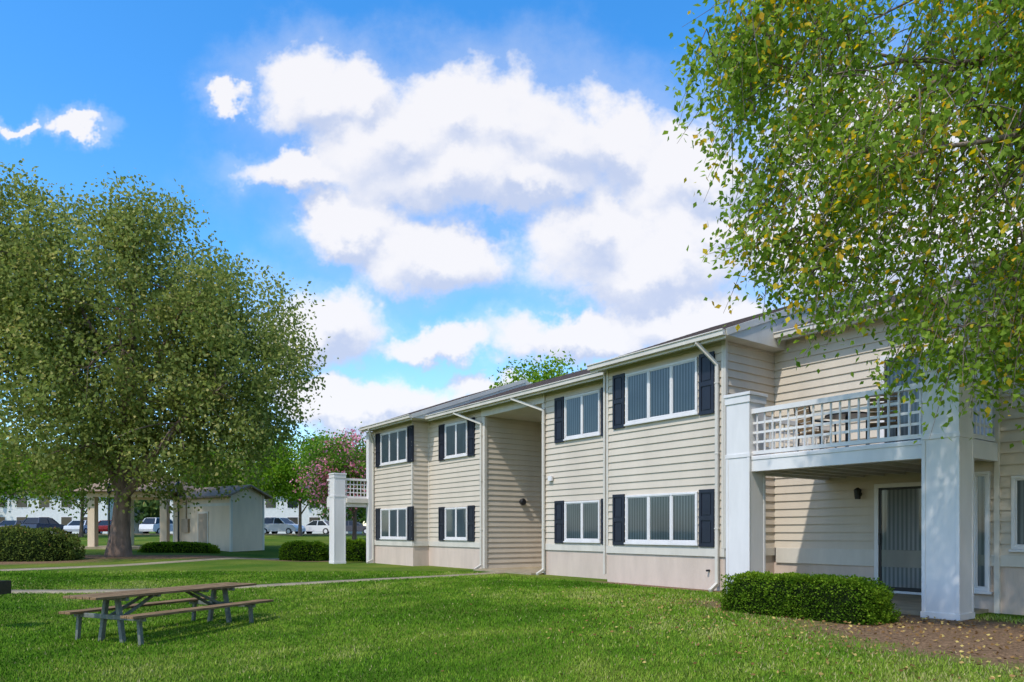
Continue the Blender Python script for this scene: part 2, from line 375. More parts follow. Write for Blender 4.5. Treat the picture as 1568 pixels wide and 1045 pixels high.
def make_tree(name, base, top, r0, lobes, ncl, per, leaf, spread, twig, mat, bark, seed, nlimb=12, gap=-.15, gscale=1.6, nsub=200, aspect=.6, down=.5, limb0=.2, twig_tubes=False, hotp=.45):
    rg = np.random.default_rng(seed); par = empty(name, base)
    base = np.array(base, float); top = np.array(top, float)
    C = []; wts = np.array([l[2] for l in lobes], float); wts /= wts.sum()
    tries = 0
    while len(C) < ncl and tries < ncl*12:
        tries += 1
        c, r, _ = lobes[rg.choice(len(lobes), p=wts)]
        d = rg.normal(size=3); d /= np.linalg.norm(d); q = rg.random()**.42
        wob = 1+.16*noise.noise(Vector(d*2.3)+Vector((seed, 0, 0)))+.10*noise.noise(Vector(d*6))
        p = np.array(c)+d*np.array(r)*q*wob
        if noise.noise(Vector(p/gscale)+Vector((seed*3.1, 0, 0))) < gap: continue
        C.append(p)
    C = np.array(C)
    tb = Tubes(7)
    mid = (base+top)/2 + rg.normal(0, .15, 3)*[1, 1, 0]
    tr = bez(base-[0, 0, .2], mid, top, 14); rr = r0*np.linspace(1, .12, 14)**.9; rr[0] *= 1.5; rr[1] *= 1.12
    tb.add(tr, rr)
    LP = [tr[5:]]; LR = [rr[5:]]
    for k in range(nlimb):
        f = limb0+(0.9-limb0)*(k+.5)/nlimb; i = f*13; i0 = int(i); s = tr[i0]+(tr[min(i0+1, 13)]-tr[i0])*(i-i0)
        cand = C[rg.integers(len(C), size=8)]
        ang = 2.4*k; dirs = (cand-s); dirs[:, 2] *= .4; sc = dirs[:, 0]*math.cos(ang)+dirs[:, 1]*math.sin(ang)
        tgt = cand[np.argmax(sc)]
        e = s+(tgt-s)*.82
        m = s+(e-s)*.45+np.array([0, 0, .18*np.linalg.norm(e-s)])
        pts = bez(s, m, e, 10); pts[1:-1] += rg.normal(0, .012*np.linalg.norm(e-s), (8, 3))
        rs = max(rr[i0]*.55, .02); ra = np.linspace(rs, rs*.15, 10); tb.add(pts, ra); LP.append(pts[2:]); LR.append(ra[2:])
    LP = np.concatenate(LP); LR = np.concatenate(LR)
    SP = []
    for k in rg.choice(len(C), size=min(nsub, len(C)), replace=False):
        c = C[k]; d = np.linalg.norm(LP-c, axis=1); j = int(np.argmin(d)); s = LP[j]
        m = (s+c)/2+np.array([0, 0, .12*d[j]]); pts = bez(s, m, c, 6); r = max(LR[j]*.45, leaf*.06)
        r = min(r, .03*d[j]+.01)
        tb.add(pts, np.linspace(r, r*.2, 6)); SP.append(pts[2:])
    allp = np.concatenate(SP+[LP])
    # twigs + leaves
    n = len(C)*per; ci = np.repeat(np.arange(len(C)), per)
    ctr = C.mean(0); outw = C-ctr; outw[:, 2] *= .3; outw /= (np.linalg.norm(outw, axis=1)[:, None]+1e-6)
    tw = outw*.45+np.array([0, 0, -down])+rg.normal(0, .3, (len(C), 3)); tw /= np.linalg.norm(tw, axis=1)[:, None]
    t = rg.random(n)-.3; ln = twig*(.6+.8*rg.random(len(C)))
    P = C[ci]+tw[ci]*(t*ln[ci])[:, None]+rg.normal(size=(n, 3))*spread
    A = tw[ci]*.5+rg.normal(size=(n, 3))*.75+np.array([0, 0, -.35])
    if twig_tubes:
        tt = Tubes(4)
        for k in range(len(C)):
            a = C[k]-tw[k]*ln[k]*.3; b = C[k]+tw[k]*ln[k]*.7
            tt.add(np.array([a, (a+b)/2+[0, 0, .05], b]), [.006, .004, .002])
            if k % 2 == 0:
                j = int(np.argmin(np.linalg.norm(allp-a, axis=1))); s = allp[j]
                if np.linalg.norm(s-a) < 1.6: tt.add(bez(s, (s+a)/2+[0, 0, .08], a, 4), [.012, .010, .008, .006])
        tt.out("twigs", bark, par)
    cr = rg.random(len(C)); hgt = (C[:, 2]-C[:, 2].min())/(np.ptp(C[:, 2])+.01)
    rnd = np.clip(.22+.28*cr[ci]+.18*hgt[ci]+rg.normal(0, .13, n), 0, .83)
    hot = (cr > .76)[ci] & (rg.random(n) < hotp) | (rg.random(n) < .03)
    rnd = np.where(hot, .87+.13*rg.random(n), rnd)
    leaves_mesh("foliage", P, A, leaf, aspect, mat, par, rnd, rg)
    tb.out("trunk_and_limbs", bark, par)
    return par

# big tree at left
TY = 32.5; TX = -17.8
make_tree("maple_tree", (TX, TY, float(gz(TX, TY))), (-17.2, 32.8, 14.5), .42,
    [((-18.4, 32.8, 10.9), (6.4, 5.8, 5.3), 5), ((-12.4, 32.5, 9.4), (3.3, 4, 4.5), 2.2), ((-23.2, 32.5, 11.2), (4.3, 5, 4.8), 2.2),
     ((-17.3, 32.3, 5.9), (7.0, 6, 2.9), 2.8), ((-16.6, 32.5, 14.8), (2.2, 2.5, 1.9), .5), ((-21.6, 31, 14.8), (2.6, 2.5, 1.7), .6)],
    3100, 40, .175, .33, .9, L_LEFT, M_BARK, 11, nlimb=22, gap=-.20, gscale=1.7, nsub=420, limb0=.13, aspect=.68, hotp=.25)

# birch at right, close
make_tree("river_birch_tree", (8.3, 9.2, float(gz(8.3, 9.2))), (7.4, 8.9, 10.2), .22,
    [((6.9, 8.9, 6.9), (4.3, 2.4, 3.2), 8), ((3.3, 8.8, 7.3), (1.1, 1.0, 1.1), .8), ((3.95, 8.7, 5.2), (1.2, 1.0, 1.2), .7), ((4.95, 8.4, 3.6), (.45, .5, .7), .16),
     ((6.45, 8.5, 3.9), (1.0, .9, 1.2), .75)],
    1700, 38, .086, .13, .8, L_RIGHT, M_BARK2, 5, nlimb=16, gap=-.11, gscale=.65, nsub=300, down=.9, twig_tubes=True, limb0=.3, aspect=.62, hotp=.5)

# mid trees
def simple_tree(name, x, y, h, r, mat, seed, ncl=420, per=34, leaf=.24, trunk=.16, flat=.8, bottom=.3, hotp=.45):
    z = float(gz(x, y)); cz = z+h*(bottom+1)/2; rz = h*(1-bottom)/2
    rg = np.random.default_rng(seed)
    lobes = [((x, y, cz), (r, r, rz), 3)]
    for k in range(5):
        a = 2*math.pi*k/5+rg.random(); lobes.append(((x+math.cos(a)*r*.6, y+math.sin(a)*r*.6, cz+rg.uniform(-.35, .35)*rz), (r*.55, r*.55, rz*.55), 1))
    return make_tree(name, (x, y, z), (x+.1, y, z+h*.85), trunk, lobes, ncl, per, leaf, leaf*1.4, leaf*4, mat, M_BARK, seed, nlimb=9, gap=-.3, nsub=60, hotp=hotp)
simple_tree("shade_tree", -18.3, 62, 9.3, 4.4, L_MID, 21, 700)
simple_tree("shade_tree", -26.5, 66, 9.0, 4.5, L_MID, 22)
simple_tree("crape_myrtle_tree", -9.9, 45, 7.4, 2.4, L_MYRTLE, 23, 460, leaf=.2, hotp=1.0)
simple_tree("crape_myrtle_tree", -12.8, 52, 8.0, 2.5, L_MYRTLE, 24, 380, leaf=.2, hotp=.8)
simple_tree("oak_tree", 1.9, 45, 12.3, 3.1, L_MID, 25, 420, bottom=.45)
simple_tree("shade_tree", -36, 60, 8.5, 4, L_MID, 26)
simple_tree("shade_tree", -45, 62, 9.5, 4.5, L_MID, 27)

def far_trees():
    rg = np.random.default_rng(40); C = []; H = []
    for k in range(60):
        x = -150+k*4.0+rg.uniform(-2, 2); y = 112+rg.uniform(-8, 30); h = rg.uniform(8, 13.5); r = rg.uniform(4, 6)
        for j in range(95):
            d = rg.normal(size=3); d /= np.linalg.norm(d); q = rg.random()**.4
            p = np.array([x, y, 1+h*.58])+d*[r, r, h*.48]*q*(1+.25*noise.noise(Vector(d*2)+Vector((k, 0, 0)))); C.append(p); H.append(rg.random()*.3+.5*(p[2]-1)/h)
    C = np.array(C); H = np.array(H); per = 13; ci = np.repeat(np.arange(len(C)), per); n = len(ci)
    P = C[ci]+rg.normal(0, .6, (n, 3)); leaves_mesh("distant_trees", P, rg.normal(size=(n, 3)), .75, .8, L_FAR, None, np.clip(H[ci]+rg.normal(0, .12, n), 0, 1), rg)
far_trees()

def hedge(name, c, ang, L_, Wd, H, mat, seed, n, leaf, rnd_pow=6):
    rg = np.random.default_rng(seed); z0 = float(gz(c[0], c[1])); par = empty(name, (c[0], c[1], z0))
    d = rg.normal(size=(n, 3)); d[:, 2] = np.abs(d[:, 2])*1.0; p_ = rnd_pow
    d /= (np.abs(d)**p_).sum(1)[:, None]**(1/p_)
    bumpy = np.array([1+.09*noise.noise(Vector(x*2.6)+Vector((seed, 0, 0)))+.045*noise.noise(Vector(x*7)) for x in d*[L_/Wd, 1, 1]])
    q = bumpy*(1-.13*rg.random(n)**2)
    P = d*q[:, None]*[L_/2, Wd/2, H]
    ca, sa = math.cos(ang), math.sin(ang)
    def rot(P): return np.stack([c[0]+P[:, 0]*ca-P[:, 1]*sa, c[1]+P[:, 0]*sa+P[:, 1]*ca, P[:, 2]], -1)
    Nn = d/[L_, Wd, H*2]; Nn /= np.linalg.norm(Nn, axis=1)[:, None]
    Nr = np.stack([Nn[:, 0]*ca-Nn[:, 1]*sa, Nn[:, 0]*sa+Nn[:, 1]*ca, Nn[:, 2]], -1)
    Q = rot(P); Q[:, 2] += gz(Q[:, 0], Q[:, 1])
    A = Nr+rg.normal(size=(n, 3))*.8
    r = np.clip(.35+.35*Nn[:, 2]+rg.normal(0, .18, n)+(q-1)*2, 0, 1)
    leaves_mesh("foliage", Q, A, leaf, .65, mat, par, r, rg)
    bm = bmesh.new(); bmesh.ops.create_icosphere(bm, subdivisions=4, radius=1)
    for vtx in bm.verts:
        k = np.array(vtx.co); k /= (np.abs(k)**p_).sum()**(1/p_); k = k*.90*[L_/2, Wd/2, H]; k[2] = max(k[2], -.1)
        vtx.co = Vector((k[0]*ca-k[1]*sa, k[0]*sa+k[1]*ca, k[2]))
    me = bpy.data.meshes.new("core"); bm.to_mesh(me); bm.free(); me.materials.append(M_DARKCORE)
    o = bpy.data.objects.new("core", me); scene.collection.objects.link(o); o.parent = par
UA = math.atan2(SU, -CU)
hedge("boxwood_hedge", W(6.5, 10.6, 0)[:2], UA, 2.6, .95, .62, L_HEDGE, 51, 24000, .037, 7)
hedge("azalea_shrub", (-20.8, 30.0), 0.05, 5.2, 2.2, 1.35, L_SHRUB, 52, 9000, .09, 3)
hedge("azalea_shrub", (-9.6, 33.2), 0.0, 2.1, 1.2, .85, L_HEDGE, 53, 5000, .08, 4)
hedge("azalea_shrub", (-7.2, 32.6), 0.0, 1.3, 1.0, .95, L_HEDGE, 54, 3000, .08, 4)
hedge("boxwood_hedge", (-17.2, 37.2), 0.0, 3.8, 1.2, .5, L_HEDGE, 55, 5000, .08, 4)

# ------------------------------------------------------------------ apartment building
B = empty("apartment_building", W(17, 17, 0))
sid, fnd, wht, crm, shu, gls, bld, con, blk, rof = [MB() for _ in range(10)]

def siding(p0, p1, z0, z1, n, step=.185, lap=.034):
    z = z0; (u0, v0), (u1, v1) = p0, p1; nu, nv = n
    while z < z1-.01:
        zt = min(z+step, z1)
        sid.quad((u0+nu*lap, v0+nv*lap, z), (u1+nu*lap, v1+nv*lap, z), (u1+nu*.004, v1+nv*.004, zt), (u0+nu*.004, v0+nv*.004, zt))
        sid.quad((u0, v0, z), (u1, v1, z), (u1+nu*lap, v1+nv*lap, z), (u0+nu*lap, v0+nv*lap, z))
        z = zt

def section(u0, u1, vf, top=5.66, openings=True):
    fnd.box(u0, u1, vf, 22, -.5, .77)
    crm.box(u0-.015, u1+.015, vf-.04, vf+.02, .772, .96)
    siding((u0, vf), (u1, vf), .96, top, (0, -1))
    for uu in (u0, u1-.07): crm.box(uu, uu+.07, vf-.045, vf+.01, .962, top-.002)

def pane(u0, u1, vf, z0, z1):   # wound so that the glass normal faces out of the building
    gls.quad((u0, vf, z0), (u0, vf, z1), (u1, vf, z1), (u1, vf, z0))

def window(u0, u1, z0, z1, vf, panes, shutters=(True, True)):
    f = .055
    for a, b, c, d in ((u0, u1, z1-f, z1), (u0, u1, z0, z0+f), (u0, u0+f, z0+f, z1-f), (u1-f, u1, z0+f, z1-f)):
        wht.box(a, b, vf-.075, vf+.01, c, d)
    wht.box(u0-.03, u1+.03, vf-.095, vf+.01, z0-.045, z0-.001)
    w = (u1-u0-2*f)/panes
    for k in range(1, panes):
        um = u0+f+w*k; wht.box(um-.03, um+.03, vf-.068, vf+.005, z0+f, z1-f)
    for k in range(panes):   # sash rims
        a = u0+f+w*k+(.03 if k else 0); b = u0+f+w*(k+1)-(.03 if k < panes-1 else 0)
        for q in ((a, b, z0+f, z0+f+.025), (a, b, z1-f-.025, z1-f), (a, a+.022, z0+f+.025, z1-f-.025), (b-.022, b, z0+f+.025, z1-f-.025)):
            wht.box(q[0], q[1], vf-.058, vf-.02, q[2], q[3])
    bld.quad((u0+f, vf-.038, z0+f), (u1-f, vf-.038, z0+f), (u1-f, vf-.038, z1-f), (u0+f, vf-.038, z1-f))
    pane(u0+f, u1-f, vf-.047, z0+f, z1-f)
    for side, on in zip((0, 1), shutters):
        if not on: continue
        a, b = ((u0-.47, u0-.05) if side == 0 else (u1+.05, u1+.47))
        za, zb = z0-.07, z1+.04; zm = (za+zb)/2
        shu.box(a, b, vf-.045, vf+.0, za, zb)
        for q in ((a, a+.06, za, zb), (b-.06, b, za, zb), (a+.06, b-.06, za, za+.08), (a+.06, b-.06, zb-.08, zb), (a+.06, b-.06, zm-.05, zm+.05)):
            shu.box(q[0], q[1], vf-.068, vf-.044, q[2], q[3])
        for lo, hi in ((za+.11, zm-.08), (zm+.08, zb-.11)):
            shu.box(a+.10, b-.10, vf-.060, vf-.044, lo, hi)

section(10.17, 13.95, 13.5); section(13.95, 17.5, 14.2); section(20.8, 24.7, 14.2); section(24.7, 28.2, 13.5)
for z0, z1 in ((1.06, 2.28), (4.12, 5.42)):
    window(10.90, 13.22, z0, z1, 13.5, 3)
    window(14.92, 16.45, z0, z1-.04, 14.2, 2)
    window(21.85, 23.38, z0, z1-.04, 14.2, 2)
    window(25.1, 27.4, z0, z1, 13.5, 3)
# side walls
siding((10.17, 13.5), (10.17, 15.4), .96, 5.66, (-1, 0)); crm.box(10.13, 10.19, 13.5, 15.38, .772, .958)
crm.box(10.125, 10.165, 13.46, 13.55, .96, 5.655)
siding((24.7, 13.5), (24.7, 14.2), .96, 5.66, (-1, 0)); crm.box(24.66, 24.72, 13.5, 14.15, .772, .958)
siding((20.79, 14.2), (20.79, 17.0), .05, 5.4, (-1, 0))
siding((17.51, 14.2), (17.51, 17.0), .05, 5.4, (1, 0))
siding((28.2, 13.5), (28.2, 22), .0, 5.66, (1, 0))
siding((17.5, 17.0), (20.8, 17.0), .05, 5.4, (0, -1)); con.box(17.52, 20.78, 13.7, 17.0, -.3, .05)
fnd.box(17.5, 20.8, 17.01, 22, -.3, 5.6)
crm.box(17.4, 20.9, 14.12, 14.3, 5.36, 5.655); crm.box(17.5, 20.8, 14.31, 17, 5.38, 5.42)
crm.box(20.74, 20.88, 14.15, 14.27, .05, 5.355); crm.box(17.42, 17.56, 14.15, 14.27, .05, 5.355)
# recess + right section
fnd.box(5.3, 10.17, 15.4, 22, -.3, .6); crm.box(5.3, 10.1, 15.35, 15.42, .602, .96)
siding((5.3, 15.4), (10.17, 15.4), .96, 5.9, (0, -1))
section(-4, 5.3, 13.5); siding((5.3, 13.5), (5.3, 15.4), .96, 5.7, (1, 0))
window(4.86, 5.12, .35, 2.35, 13.5, 1, (False, False))
crm.box(4.72, 4.80, 13.44, 13.5, 0, 5.6)
for z0, z1 in ((1.06, 2.25), (4.12, 5.1)): window(2.6, 4.55, z0, z1, 13.5, 3, (False, False))
# back
sid.quad((-4, 22, 0), (28.2, 22, 0), (28.2, 22, 5.66), (-4, 22, 5.66))
sid.quad((-4, 13.5, 0), (-4, 22, 0), (-4, 22, 5.66), (-4, 13.5, 5.66))

# sliding doors
def slider(u0, u1, z0, z1, vf):
    f = .09
    for a, b, c, d in ((u0, u1, z1-f, z1), (u0, u1, z0, z0+.05), (u0, u0+f, z0+.05, z1-f), (u1-f, u1, z0+.05, z1-f)):
        wht.box(a, b, vf-.09, vf+.01, c, d)
    um = (u0+u1)/2
    for a, b in ((u0+f, u0+f+.05), (um-.03, um+.03), (u1-f-.05, u1-f)):
        blk.box(a, b, vf-.06, vf, z0+.05, z1-f)
    blk.box(u0+f+.05, u1-f-.05, vf-.055, vf, z0+.05, z0+.13); blk.box(u0+f+.05, u1-f-.05, vf-.055, vf, z1-f-.05, z1-f)
    blk.box(u1-f-.045, u1-f-.01, vf-.10, vf-.06, z0+1.0, z0+1.25)
    bld.quad((u0+f, vf-.045, z0), (u1-f, vf-.045, z0), (u1-f, vf-.045, z1-f), (u0+f, vf-.045, z1-f))
    pane(u0+f, u1-f, vf-.052, z0, z1-f)
slider(5.75, 7.72, .06, 2.36, 15.4); slider(5.6, 7.6, 2.84, 5.05, 15.4)
con.box(4.9, 8.8, 12.1, 15.39, -.3, .055)

# lamps
blk.cyl((8.05, 15.36, 2.16), (8.05, 15.28, 2.16), .05); blk.cyl((8.05, 15.26, 2.05), (8.05, 15.26, 2.24), .055, .075); blk.cyl((8.05, 15.26, 2.24), (8.05, 15.26, 2.30), .09, .02)
blk.cyl((20.77, 15.8, 2.42), (20.66, 15.8, 2.42), .11, .13, 14); blk.cyl((20.66, 15.8, 2.42), (20.62, 15.8, 2.42), .13, .09, 14)
# small wall fittings: hose bib, meter and vent
blk.cyl((10.6, 13.50, .45), (10.6, 13.40, .45), .025); wht.box(17.0, 17.18, 14.08, 14.16, 2.9, 3.05)

# roofs
endc, sof = MB(), MB()
def roof(u0, u1, ve, z, vr=18.5, k=.37):
    zr = z+k*(vr-ve); vb = 2*vr-ve; t = .12
    rof.quad((u0, ve, z), (u1, ve, z), (u1, vr, zr), (u0, vr, zr))
    rof.quad((u0, vb, z), (u1, vb, z), (u1, vr, zr), (u0, vr, zr))
    for i in range(int((vr-ve)/.28)):   # shingle courses as small steps
        va = ve-.03+i*.28; za = z+k*(va-ve)
        rof.quad((u0-.02, va, za+.012), (u1+.02, va, za+.012), (u1+.02, va+.29, za+k*.29+.006), (u0-.02, va+.29, za+k*.29+.006))
        rof.quad((u0-.02, va, za-.01), (u1+.02, va, za-.01), (u1+.02, va, za+.012), (u0-.02, va, za+.012))
    sof.quad((u0, ve, z-t), (u1, ve, z-t), (u1, vb, z-t), (u0, vb, z-t))
    for u in (u0, u1):
        endc.quad((u, ve, z-t), (u, ve, z), (u, vr, zr), (u, vb, z), (u, vb, z-t))
    # gutter (open trough look: box with lip)
    crm.box(u0, u1, ve-.10, ve, z-.14, z-.02); crm.box(u0-.004, u1+.004, ve-.125, ve-.09, z-.035, z-.005)
    crm.box(u0+.01, u1-.01, ve+.001, ve+.03, z-.20, z-.121)
    # rake boards
    for u in (u0-.015, u1+.015):
        crm.beam((u, ve, z-.07), (u, vr, zr-.07), .03, .15)
roof(9.85, 14.2, 13.1, 5.78); roof(14.2, 24.1, 13.8, 5.78); roof(24.1, 28.5, 13.1, 5.78)
roof(5.0, 9.85, 15.0, 6.0); roof(-4.3, 5.0, 13.1, 5.78)
# downspouts
def spout(u, v, ve, ua):
    crm.box(u-.04, u+.04, v-.12, v-.055, .12, 5.15)
    crm.beam((ua, ve-.05, 5.62), (u, v-.09, 5.13), .075); crm.beam((ua, ve-.05, 5.72), (ua, ve-.05, 5.58), .075)
    crm.beam((u, v-.09, .16), (u-.05, v-.40, .02), .075)
    for zz in (1.4, 3.1, 4.7): crm.box(u-.055, u+.055, v-.127, v-.05, zz, zz+.03)
spout(10.32, 13.5, 13.1, 10.6); spout(17.42, 14.2, 13.8, 18.6); spout(20.9, 14.2, 13.8, 22.1); spout(28.05, 13.5, 13.1, 27.7)
crm.box(13.97, 14.03, 13.42, 13.49, .2, 5.6)

# balcony
def column(u0, u1, v0, v1, h=3.98):
    wht.box(u0, u1, v0, v1, -.3, h); wht.box(u0-.04, u1+.04, v0-.04, v1+.04, h, h+.06)
    wht.box(u0-.02, u1+.02, v0-.02, v1+.02, h-.14, h-.001); wht.box(u0-.02, u1+.02, v0-.02, v1+.02, 0, .10)
    wht.box(u0-.015, u1+.015, v0-.015, v1+.015, 2.78, 2.86)
    for a, b in ((u0-.008, u0+.05), (u1-.05, u1+.008)): wht.box(a, b, v0-.010, v0+.03, .102, 2.778)   # corner boards
    wht.box(u0-.010, u0+.03, v1-.05, v1+.008, .102, 2.778)
def lattice(p0, p1, z0, z1):
    (ua, va), (ub, vb) = p0, p1; L_ = math.hypot(ub-ua, vb-va); n = int(L_/.175)
    for k in range(n+1):
        t = (k+.5)/(n+1); u = ua+(ub-ua)*t; v = va+(vb-va)*t; lat.beam((u, v, z0), (u, v, z1), .05, .02)
    dz = (z1-z0)/4
    for k in range(1, 4): lat.beam((ua+.0, va, z0+dz*k), (ub, vb, z0+dz*k), .018, .045)
    lat.beam((ua, va, z1+.04), (ub, vb, z1+.04), .12, .09); lat.beam((ua, va, z0-.02), (ub, vb, z0-.02), .09, .07)
lat = MB()
column(4.70, 5.23, 11.87, 12.38); column(8.38, 8.91, 11.87, 12.38)
lattice((5.23, 12.0), (8.38, 12.0), 2.88, 3.62); lattice((4.82, 12.38), (4.82, 13.45), 2.88, 3.62); lattice((8.80, 12.38), (8.80, 15.35), 2.88, 3.62)
wht.box(5.235, 8.375, 11.93, 12.1, 2.50, 2.80); wht.box(4.74, 4.86, 12.385, 13.44, 2.50, 2.80); wht.box(8.75, 8.87, 12.385, 15.36, 2.50, 2.80)
wht.box(5.24, 8.37, 11.915, 11.935, 2.72, 2.785)
crm.box(4.87, 8.74, 12.11, 15.37, 2.62, 2.79)
for k in range(9): crm.box(5.0+k*.42, 5.05+k*.42, 12.11, 15.36, 2.52, 2.619)
# balcony at the far end, attached to the end wall
column(28.35, 28.85, 11.8, 12.3, 3.72); lattice((28.42, 12.3), (28.42, 13.42), 2.82, 3.5); wht.box(28.36, 28.5, 12.305, 13.44, 2.38, 2.76)
lattice((28.85, 11.95), (29.35, 11.95), 2.82, 3.5); wht.box(28.86, 29.4, 11.9, 12.05, 2.38, 2.76)
crm.box(28.22, 29.4, 12.31, 16.5, 2.55, 2.74); wht.box(28.21, 28.45, 13.28, 13.49, -.3, 5.6); column(29.0, 29.4, 15.6, 16.0, 3.72)

for mb, nm, mt, bv in ((sid, "siding_walls", M_SIDING, 0), (fnd, "foundation", M_FOUND, 0), (wht, "white_trim_and_columns", M_WHITE, .006), (crm, "gutters_and_boards", M_CREAM, .005),
                       (shu, "shutters", M_SHUT, 0), (gls, "window_glass", M_GLASS, 0), (bld, "blinds", M_BLIND, 0), (con, "patio_slabs", M_CONC, 0),
                       (blk, "door_frames_and_lamps", M_BLACK, 0), (rof, "roof_shingles", M_ROOF, 0), (endc, "gable_ends", M_CREAM, 0), (sof, "soffits", M_CREAM, 0), (lat, "balcony_lattice", M_WHITE, 0)):
    mb.out(nm, mt, B, bv, recalc=(nm != "window_glass"))

# patio chairs on balcony
def chair(u, v, z, a):
    par = empty("patio_chair", W(u, v, z)); ca, sa = math.cos(a), math.sin(a)
    f = lambda x, y, zz: W(u+x*ca-y*sa, v+x*sa+y*ca, z+zz)
    m = MB(f)
    for x in (-.24, .24):
        m.cyl((x, -.24, 0), (x, -.22, .62), .016, n=6); m.cyl((x, .26, 0), (x, .22, .45), .016, n=6); m.cyl((x, .22, .45), (x, .33, .95), .016, n=6)
        m.cyl((x, -.22, .62), (x, .27, .64), .02, n=6)
    m.out("frame", M_BLACK, par)
    s = MB(f)
    for k in range(6): s.beam((-.23, -.2+k*.085, .44), (.23, -.2+k*.085, .44), .07, .02)
    for k in range(6): s.beam((-.23, .235+k*.017, .52+k*.08), (.23, .235+k*.017, .52+k*.08), .02, .06)
    s.out("slats", M_WOOD, par)
chair(6.3, 12.8, 2.79, 2.6); chair(7.6, 12.9, 2.79, 3.6)
tb = empty("patio_table", W(6.95, 12.8, 2.79)); m = MB(); m.cyl((6.95, 12.8, 3.46), (6.95, 12.8, 3.49), .38, n=24); m.cyl((6.95, 12.8, 2.79), (6.95, 12.8, 3.46), .03); m.cyl((6.95, 12.8, 2.79), (6.95, 12.8, 2.82), .22, n=16)
m.out("table", M_BLACK, tb)

# ------------------------------------------------------------------ picnic table
def picnic():
    cx, cy = -5.95, 12.5; dx, dy = .41, .912; L_ = 3.3
    z = float(gz(cx, cy)); par = empty("picnic_table", (cx, cy, z)); par.rotation_euler = (0, 0, math.atan2(dy, dx))
    def put(mb, name, mat):
        o = mb.out(name, mat, None, .006); o.parent = par; return o
    wd, fr = MB(ident), MB(ident)
    h = L_/2
    for k in range(5): wd.box(-h, h, -.38+k*.155, -.38+k*.155+.14, .71+.002*(k % 2), .75+.002*(k % 2))
    for s in (-1, 1):
        for k in range(2): wd.box(-h+.25, h-.05, s*.72-.14+k*.145, s*.72-.14+k*.145+.135, .42, .46)
    for e in (-1, 1):
        x = e*(h-.55)
        fr.beam((x, -.36, .68), (x, .36, .68), .05, .06)
        fr.beam((x+.05*e, -.82, .39), (x+.05*e, .82, .39), .045, .07)
        for s in (-1, 1):
            fr.beam((x, s*.13, .68), (x, s*.26, -.03), .07, .07)
            fr.beam((x+.06*e, s*.70, .38), (x+.06*e, s*.74, -.03), .06, .06)
            fr.beam((x-.03*e, s*.16, .36), (x-.72*e, s*.10, .70), .045, .045)
        fr.beam((x-.03*e, -.16, .36), (x-.03*e, .16, .36), .05, .05)
    fr.beam((-.5, -.35, .69), (-.5, .35, .69), .05, .04); fr.beam((.5, -.35, .69), (.5, .35, .69), .05, .04)
    put(wd, "planks", M_WOOD); put(fr, "frame", M_FRAME)
picnic()
# charcoal grill at left edge
gx, gy = -9.45, 13.0; z = float(gz(gx, gy)); g = empty("charcoal_grill", (gx, gy, z)); m = MB(ident)
m.cyl((gx, gy, z-.05), (gx, gy, z+.62), .035); m.box(gx-.25, gx+.25, gy-.2, gy+.2, z+.62, z+.66)
for a in ((gx-.25, gx+.25, gy-.2, gy-.18), (gx-.25, gx+.25, gy+.18, gy+.2), (gx-.25, gx-.23, gy-.18, gy+.18), (gx+.23, gx+.25, gy-.18, gy+.18)): m.box(*a, z+.66, z+.86)
for k in range(9): m.beam((gx-.2+k*.05, gy-.18, z+.84), (gx-.2+k*.05, gy+.18, z+.84), .012)
m.out("grill_body", M_BLACK, g)

# ------------------------------------------------------------------ shed
M_SHED = surf("shed_siding", (0.66, 0.52, 0.38), 0.8, 0.12, 1.5, .2, 20, streak=True, spec=.1)
M_SHEDROOF = surf("shed_shingles", (0.30, 0.215, 0.16), 0.95, 0.25, 6.0, .3, 30, spec=0)
def shed():
    o = Vector((-15.5, 39.6)); a = Vector((-1.5, 1.1)).normalized(); b = Vector((1.1, 1.5)).normalized()
    z0 = float(gz(o.x, o.y))-.05; par = empty("storage_shed", (o.x, o.y, z0))
    f = lambda p, q, z: (o.x+a.x*p+b.x*q, o.y+a.y*p+b.y*q, z0+z)
    L_, D, H, R = 6.0, 2.1, 3.25, .45
    m = MB(f); m.box(0, L_, 0, D, -.3, H); m.v += [f(0, 0, H), f(0, D, H), f(0, D/2, H+R)]; n = len(m.v); m.f.append((n-3, n-2, n-1))
    m.out("walls", M_SHED, par)
    r = MB(f)
    for q0, s in ((-.35, 1), (D+.35, -1)):
        for t in (0, .1):
            r.quad((-.35, q0, H-.2+t), (L_+.35, q0, H-.2+t), (L_+.35, D/2, H+R+t), (-.35, D/2, H+R+t))
        r.quad((-.35, q0, H-.2), (L_+.35, q0, H-.2), (L_+.35, q0, H-.1), (-.35, q0, H-.1))
        r.quad((-.35, q0, H-.2), (-.35, D/2, H+R), (-.35, D/2, H+R+.1), (-.35, q0, H-.1))
    r.out("roof", M_SHEDROOF, par)
    t = MB(f)
    for p in (-.02, L_-.1): t.box(p, p+.12, -.02, .10, 0, H-.02)
    t.box(-.02, .1, D-.1, D+.02, 0, H-.02)
    t.box(2.2, 3.3, -.03, .02, .05, 2.3); t.box(.02, L_, -.015, .01, 2.6, 2.75)
    t.out("door_and_corner_boards", M_CREAM, par)
    k = MB(f); k.box(2.3, 3.2, -.045, -.025, .1, 2.2); k.box(4.2, 4.9, -.12, 0, 1.1, 1.9); k.cyl((4.5, -.05, 1.9), (4.5, -.05, 3.0), .03)
    k.out("door_and_electric_box", surf("brown_paint", (.36, .27, .19), .6), par)
shed()

